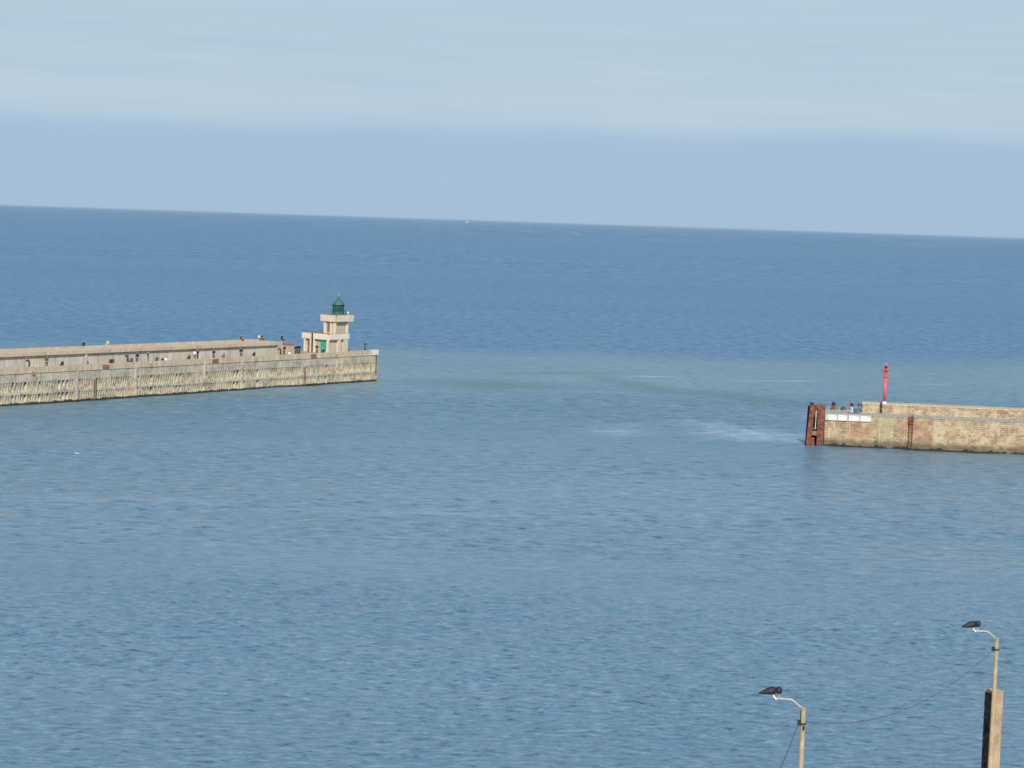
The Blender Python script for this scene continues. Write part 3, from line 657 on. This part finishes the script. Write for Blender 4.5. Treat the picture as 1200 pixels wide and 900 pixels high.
# boards on the wall face
bds = [((967.8, 969.6), 'narrow'), ((970.4, 981.2), ''), ((982.3, 993.0), ''), ((994.6, 1007.2), ''), ((1008.4, 1020.8), '')]
blab = ['narrow cream board on the stone wall next to the rusty fender', 'white board on the stone wall below the tall mooring bollard', 'white board on the stone wall below the low flat bollard',
        'white board on the stone wall below the person in white trousers', 'rightmost white board on the stone wall, under the parapet end']
for ((u0, u1), kk), lab in zip(bds, blab):
    a0, _ = Q.hit(u0, 488, -0.16); a1, _ = Q.hit(u1, 490, -0.16)
    e_ = empty('notice_board', Q.w((a0+a1)/2, -0.16, 3.55), Q.rz, label=lab, cat='board', group='white boards along the stone wall'); h = (a1-a0)/2
    MB().box(-h, h, 0.03, 0.09, 0, 0.76).build('panel', M['whitewash' if kk else 'board'], e_)
    fr = MB()
    fr.box(-h-0.03, h+0.03, -0.002, 0.028, -0.04, 0.03); fr.box(-h-0.03, h+0.03, -0.002, 0.028, 0.73, 0.80)
    for xx in (-h-0.028, h-0.022): fr.box(xx, xx+0.05, -0.001, 0.028, 0.031, 0.729)
    fr.build('frame', M['steel'], e_)
# railing along the edge
rail = empty('railing', Q.w(0, 0.12, ZR+0.1), Q.rz, label='thin pale post and wire railing along the edge of the stone pier', cat='railing')
x_ = 0.3; posts = []
while x_ < 60:
    MB().tube([(x_, 0, 0), (x_, 0, 0.98)], 0.035, 6).build('post', M['pale_steel'], rail); posts.append(x_); x_ += 1.58
wr_ = MB()
for z in (0.5, 0.94):
    wr_.tube([(0.3, 0, z), (posts[-1], 0, z)], 0.010, 5)
wr_.build('wire', M['steel'], rail)
# mooring bollards
def bollard(u, v, tt, h, r_, lab):
    s_, _ = Q.hit(u, v, tt); e_ = empty('bollard', Q.w(s_, tt, ZR+0.1), Q.rz, label=lab, cat='bollard', group='mooring bollards on the stone pier')
    MB().lathe((0, 0, 0), [(r_*1.1, 0), (r_*1.1, 0.08*h), (r_*0.85, 0.14*h), (r_*0.75, 0.66*h)], 14).build('column', M['rust'], e_)
    MB().lathe((0, 0, 0), [(r_*0.76, 0.661*h), (r_*0.78, 0.78*h), (r_*0.72, 0.9*h), (r_*0.4, h)], 14).build('head', M['rust_dark'], e_)
bollard(976.6, 478, 6.2, 1.10, 0.36, 'tall rusty mooring bollard with black head near the tip of the stone pier')
bollard(988.2, 479, 6.2, 0.48, 0.42, 'low flat rusty mooring bollard right of the tall one')
# the two people and a crate on the stone pier
for u, tt, jc, tc, turn, lab in ((998.0, 1.6, MAR, WHITE, 2.4, 'person in maroon jacket and white trousers standing on the stone pier'),
                                 (1007.2, 2.0, SLATE, SLATE, 2.9, 'person in slate blue standing by the parapet end on the stone pier')):
    s_, _ = Q.hit(u, 480, tt); person('stand', Q.w(s_, tt, ZR+0.1), Q.rz+turn, jc, tc, HAIR, lab, 'people on the stone pier')
s_, _ = Q.hit(1002.6, 481, 2.2)
cr = empty('tackle_box', Q.w(s_, 2.2, ZR+0.1), Q.rz, label='slate blue box on the stone pier between the two standing people', cat='box')
MB().box(-0.28, 0.28, -0.2, 0.2, 0, 0.42).build('box_body', fabric(SLATE), cr)
MB().box(-0.30, 0.30, -0.22, 0.22, 0.421, 0.50).build('lid', fabric(DBLUE), cr)
# red beacon
s_, _ = Q.hit(1036.3, 474, 4.6)
bc = empty('harbour_beacon', Q.w(s_, 4.6, 5.72), Q.rz, label='slim red harbour beacon column standing on the stone pier parapet', cat='beacon')
MB().lathe((0, 0, 0), [(0.34, 0), (0.34, 0.06), (0.25, 0.10), (0.25, 0.30)], 16).build('plinth', M['white_paint'], bc)
MB().lathe((0, 0, 0), [(0.23, 0.301), (0.21, 3.55)], 20).build('column', M['red_paint'], bc, smooth=True)
MB().lathe((0, 0, 0), [(0.24, 3.551), (0.36, 3.62), (0.36, 3.72), (0.2, 3.74)], 20).build('collar', M['red_paint'], bc)
MB().lathe((0, 0, 0), [(0.17, 3.741), (0.17, 4.80)], 16).build('neck', M['red_paint'], bc)
gp = MB().lathe((0, 0, 0), [(0.54, 4.62), (0.56, 4.66), (0.56, 4.72), (0.2, 4.74)], 20).build('platform', M['red_paint'], bc)
br_ = MB()
for k in range(6):
    q_ = 2*math.pi*k/6; br_.tube([(0.33*math.cos(q_), 0.33*math.sin(q_), 3.7), (0.53*math.cos(q_), 0.53*math.sin(q_), 4.64)], 0.028, 6)
br_.build('braces', M['red_paint'], bc)
MB().lathe((0, 0, 0), [(0.17, 4.801), (0.17, 5.22)], 16).build('lamp', M['black'], bc)
MB().lathe((0, 0, 0), [(0.22, 5.221), (0.22, 5.28), (0.12, 5.45), (0.03, 5.75)], 16).build('lamp_cap', M['red_paint'], bc)
MB().box(-0.62, -0.30, -0.75, -0.68, -1.3, 0.1).build('access_ladder', M['black'], bc)
# rusty fender at the tip
fd = empty('mooring_fender', Q.w(-1.5, 0, -2), Q.rz, label='leaning rust red steel fender frame at the tip of the stone pier', cat='fender')
def inclined(u0b, u1b, u0t, u1t, vb, vt, t0, t1):
    a0, zb = Q.hit(u0b, vb, t0); a1, _ = Q.hit(u1b, vb, t0); b0, zt = Q.hit(u0t, vt, t0); b1, _ = Q.hit(u1t, vt, t0)
    a0 += 1.5; a1 += 1.5; b0 += 1.5; b1 += 1.5; zb += 2; zt += 2
    k = 2/(zt-zb) if zt > zb else 0
    a0 -= (b0-a0)*k; a1 -= (b1-a1)*k; zb -= 2                            # carry the foot below the water
    return [(a0,t0,zb),(a1,t0,zb),(a1,t1,zb),(a0,t1,zb),(b0,t0,zt),(b1,t0,zt),(b1,t1,zt),(b0,t1,zt)]
MB().hexa(inclined(944.3, 949.6, 949.6, 955.4, 521, 474.5, -0.9, -0.1)).build('pile', M['rust'], fd)
MB().hexa(inclined(956.8, 963.6, 958.6, 967.6, 521.5, 474.0, -0.9, -0.1)).build('pile', M['rust'], fd)
MB().hexa(inclined(943.2, 945.8, 946.8, 950.2, 521, 475.5, 0.3, 1.1)).build('rear_pile', M['rust_dark'], fd)  # dark strip put in for the shaded left side of the pile
MB().hexa(inclined(947.0, 962.0, 951.0, 965.5, 521, 476.5, 0.2, 0.5)).build('back_plate', M['rust_dark'], fd)
def beam(u0, u1, v0, v1, t0, t1, mt, name):
    a0, z1_ = Q.hit(u0, v0, t0); a1, _ = Q.hit(u1, v0, t0); _, z0_ = Q.hit(u0, v1, t0)
    MB().box(a0+1.5, a1+1.5, t0, t1, z0_+2, z1_+2).build(name, M[mt], fd)
beam(954.6, 959.2, 475.2, 488.0, -0.8, -0.2, 'rust', 'cross_beam'); beam(949.5, 958.4, 505.0, 510.0, -0.8, -0.2, 'rust_pale', 'cross_beam')
beam(950.2, 958.0, 500.5, 503.0, -0.6, 0.0, 'rust', 'cross_beam'); beam(950.6, 954.5, 512.5, 522.5, -0.4, 0.1, 'rust', 'lower_block')
a0, z0_ = Q.hit(955.4, 503, -1.0); a1, z1_ = Q.hit(956.6, 481, -1.0)
MB().tube([(a0+1.5, -1.0, z0_+2), (a1+1.5, -1.0, z1_+2)], 0.06, 8).build('pale_pipe', M['steel'], fd)
a0, z0_ = Q.hit(951.2, 474.6, -0.5)
MB().lathe((a0+1.5, -0.5, z0_+2-0.02), [(0.12, 0), (0.12, 0.12), (0.34, 0.16), (0.30, 0.3), (0.1, 0.4)], 12).build('fairlead', M['rust_dark'], fd)

# ------------------------------------------------------------------ lamp posts in front
ZQ = 4.0
def lamp_post(u, v, D, arm_dir, lab, sc=1.0):
    p = ray(u, v); k = D/p.y; top = Vector((0, 0, CAM_H)) + p*k
    r_ = empty('lamp_post', (top.x, top.y, ZQ), 0, label=lab, cat='lamp post', group='lamp posts on the quay'); H = top.z-ZQ
    MB().tube([(0, 0, 0), (0, 0, H)], [0.12, 0.085], 10).build('pole', M['post'], r_, smooth=False)
    ad = Vector((arm_dir[0], arm_dir[1], 0)).normalized()
    def q(a_, z): return (ad.x*a_, ad.y*a_, H+z)
    MB().tube([q(0, -0.06), q(0.12, 0.02), q(0.44, 0.28), q(0.54, 0.31), q(1.08, 0.34)], 0.036, 8).build('arm', M['pale_steel'], r_, smooth=True)
    MB().tube([q(1.07, 0.30), q(1.17, 0.40), q(1.24, 0.60)], [0.035, 0.035, 0.045], 8).build('bracket', M['white_paint'], r_)
    MB().tube([q(1.02, 0.33), q(0.96, 0.46), q(0.93, 0.56)], 0.022, 6).build('stay', M['post'], r_)
    yaw = math.atan2(ad.y, ad.x)
    hd = MB()                                                             # pointed hood
    prof = [(1.14, 0.50, 0.80, .15), (1.28, 0.49, 0.81, .16), (1.44, 0.49, 0.75, .14), (1.62, 0.50, 0.64, .10), (1.76, 0.51, 0.56, .05)]
    rings = []
    sdv = Vector((-ad.y, ad.x, 0))
    for a_, z0_, z1_, hw_ in prof:
        cz = (z0_+z1_)/2; hh = (z1_-z0_)/2
        rings.append([hd.b.verts.new(Vector(q(a_, cz + hh*math.sin(th))) + sdv*hw_*math.cos(th)) for th in [2*math.pi*k_/12 for k_ in range(12)]])
    for r0, r1 in zip(rings, rings[1:]):
        for k_ in range(12): hd.b.faces.new((r0[k_], r0[(k_+1) % 12], r1[(k_+1) % 12], r1[k_]))
    hd.b.faces.new(rings[0][::-1]); hd.b.faces.new(rings[-1])
    hd.build('lamp_hood', M['black'], r_, smooth=True)
    dr_ = MB(); rings = []
    for a_, rr in ((1.10, .09), (1.06, .13), (0.98, .145), (0.90, .12), (0.865, .06)):
        rings.append([dr_.b.verts.new(Vector(q(a_, 0.66 + rr*math.sin(th))) + sdv*rr*math.cos(th)) for th in [2*math.pi*k_/12 for k_ in range(12)]])
    for r0, r1 in zip(rings, rings[1:]):
        for k_ in range(12): dr_.b.faces.new((r0[k_], r0[(k_+1) % 12], r1[(k_+1) % 12], r1[k_]))
    dr_.b.faces.new(rings[0][::-1]); dr_.b.faces.new(rings[-1])
    dr_.build('lamp_housing', M['black'], r_, smooth=True)
    return r_, H, top
l1, H1, T1 = lamp_post(941.6, 829, 77.5, (-1, -0.1), 'near lamp post with bent pale arm, standing alone left of the other')
l2, H2, T2 = lamp_post(1168.3, 747.5, 92.0, (-0.97, -0.24), 'farther lamp post with bent pale arm in front of the dark topped pillar, right')
def clamp_(r_, H, z, mirror=1):
    MB().box(-0.20, -0.07, -0.08, 0.08, H+z-0.1, H+z+0.08).tube([(0, 0, H+z-0.05), (0, 0, H+z)], 0.13, 10).build('cable_clamp', M['black'], r_)
clamp_(l1, H1, -0.60); clamp_(l2, H2, -0.50)
bb = MB(); bb.tube([(-0.09, -0.02, H1-0.5), (-0.09, -0.02, H1-0.1)], 0.02, 6); bb.box(-0.02, 0.06, -0.13, -0.10, H1-0.85, H1-0.7); bb.build('conduit', M['black'], l1)
wp = []
a_ = T1 + Vector((0.1, 0, -0.55)); b_ = T2 + Vector((-0.1, 0, -0.5))
for i in range(41):
    f_ = i/40; p_ = a_.lerp(b_, f_); p_.z -= 4*1.15*f_*(1-f_); wp.append(p_)
tag(MB().tube(wp, 0.0105, 6).build('overhead_cable', M['cable']), 'thin dark cable sagging between the two lamp posts', 'cable')
a_ = T1 + Vector((-0.16, 0, -0.62))
wp = []
e_ = a_ + Vector((-3.2, -8.0, -3.2))
for i in range(21):
    f_ = i/20; p_ = a_.lerp(e_, f_); p_.z -= 4*0.25*f_*(1-f_); wp.append(p_)
tag(MB().tube(wp, 0.016, 6).build('stay_cable', M['cable']), 'taut dark cable running down to the left from the near lamp post', 'cable')
# pillar beside the farther post
p = ray(1165.6, 812); k = 92.6/p.y; tp = Vector((0, 0, CAM_H))+p*k
bp = empty('concrete_pillar', (tp.x+0.06, 92.92, ZQ), R(36), label='stout pillar with tan top and tarred dark side beside the farther lamp post', cat='pillar')
hh = tp.z-ZQ
MB().box(-0.29, 0.29, -0.29, 0.29, 0, hh).build('shaft', M['post'], bp)
MB().box(-0.31, -0.292, -0.28, 0.29, 0, hh-0.04).build('tarred_side', M['tar'], bp)  # thin near-black panel over the left side
MB().box(-0.33, 0.31, -0.31, 0.31, hh+0.001, hh+0.06).build('top_slab', M['post'], bp)

# ------------------------------------------------------------------ small things on the water
gp_ = at(90.8, 532, 0)
gu = empty('seagull', (gp_.x, gp_.y, 0), 0.1, label='small white seagull floating on the water below the left pier', cat='bird')
gv = [(0, 0, .06, .07), (-.14, 0, .07, .085), (.13, 0, .08, .06), (.27, 0, .11, .022), (-.22, 0, .15, .038), (-.25, 0, .22, .045), (-.33, 0, .215, .012)]
gme = skin_mesh('body', gv, [(0,1),(0,2),(2,3),(1,4),(4,5),(5,6)]); gme.materials.append(M['white_paint'])
go = bpy.data.objects.new('body', gme); COL.objects.link(go); go.parent = gu
for sg in (1, -1):
    MB().hexa([(-.12, sg*.07, .08), (.3, sg*.03, .12), (.3, sg*.05, .12), (-.12, sg*.10, .08), (-.10, sg*.06, .13), (.32, sg*.03, .14), (.32, sg*.05, .14), (-.10, sg*.09, .13)]).build('wing', fabric((.45,.46,.48)), gu)
sp_ = at(547.6, 261.0, 0)
sh = empty('ship', (sp_.x, sp_.y, 0), 0.05, label='tiny white ship far out, just under the horizon', cat='ship')
Lh = 17; M['shipm'] = plain('ship_paint', (0.42, 0.44, 0.46), 0.6, 0.1, 0.1)
hp = [(-Lh,-4,0),(Lh*.8,-4,0),(Lh*.8,4,0),(-Lh,4,0),(-Lh-1,-5,6),(Lh,-3,7.5),(Lh,3,7.5),(-Lh-1,5,6)]
MB().hexa(hp).build('hull', M['shipm'], sh)
MB().box(-14, 4, -3.5, 3.5, 6.2, 11).build('cabin', M['shipm'], sh)
MB().box(-6, 3, -3, 3, 11.01, 14.5).build('bridge', M['shipm'], sh)
MB().tube([(-4, 0, 14.5), (-4, 0, 21)], 0.4, 6).build('mast', M['steel'], sh)

# ------------------------------------------------------------------ the sea air
hz = bpy.data.materials.new('haze'); hz.use_nodes = True; ht = hz.node_tree; ht.nodes.clear()
hv = ht.nodes.new('ShaderNodeVolumePrincipled'); hv.inputs['Color'].default_value = (0.62, 0.78, 0.95, 1); hv.inputs['Density'].default_value = 1.6e-5; hv.inputs['Anisotropy'].default_value = 0.0
ho = ht.nodes.new('ShaderNodeOutputMaterial'); ht.links.new(hv.outputs[0], ho.inputs['Volume'])
tag(MB().box(-160500, 160500, -2500, 160500, -5, 31).build('haze', hz), kind='stuff')
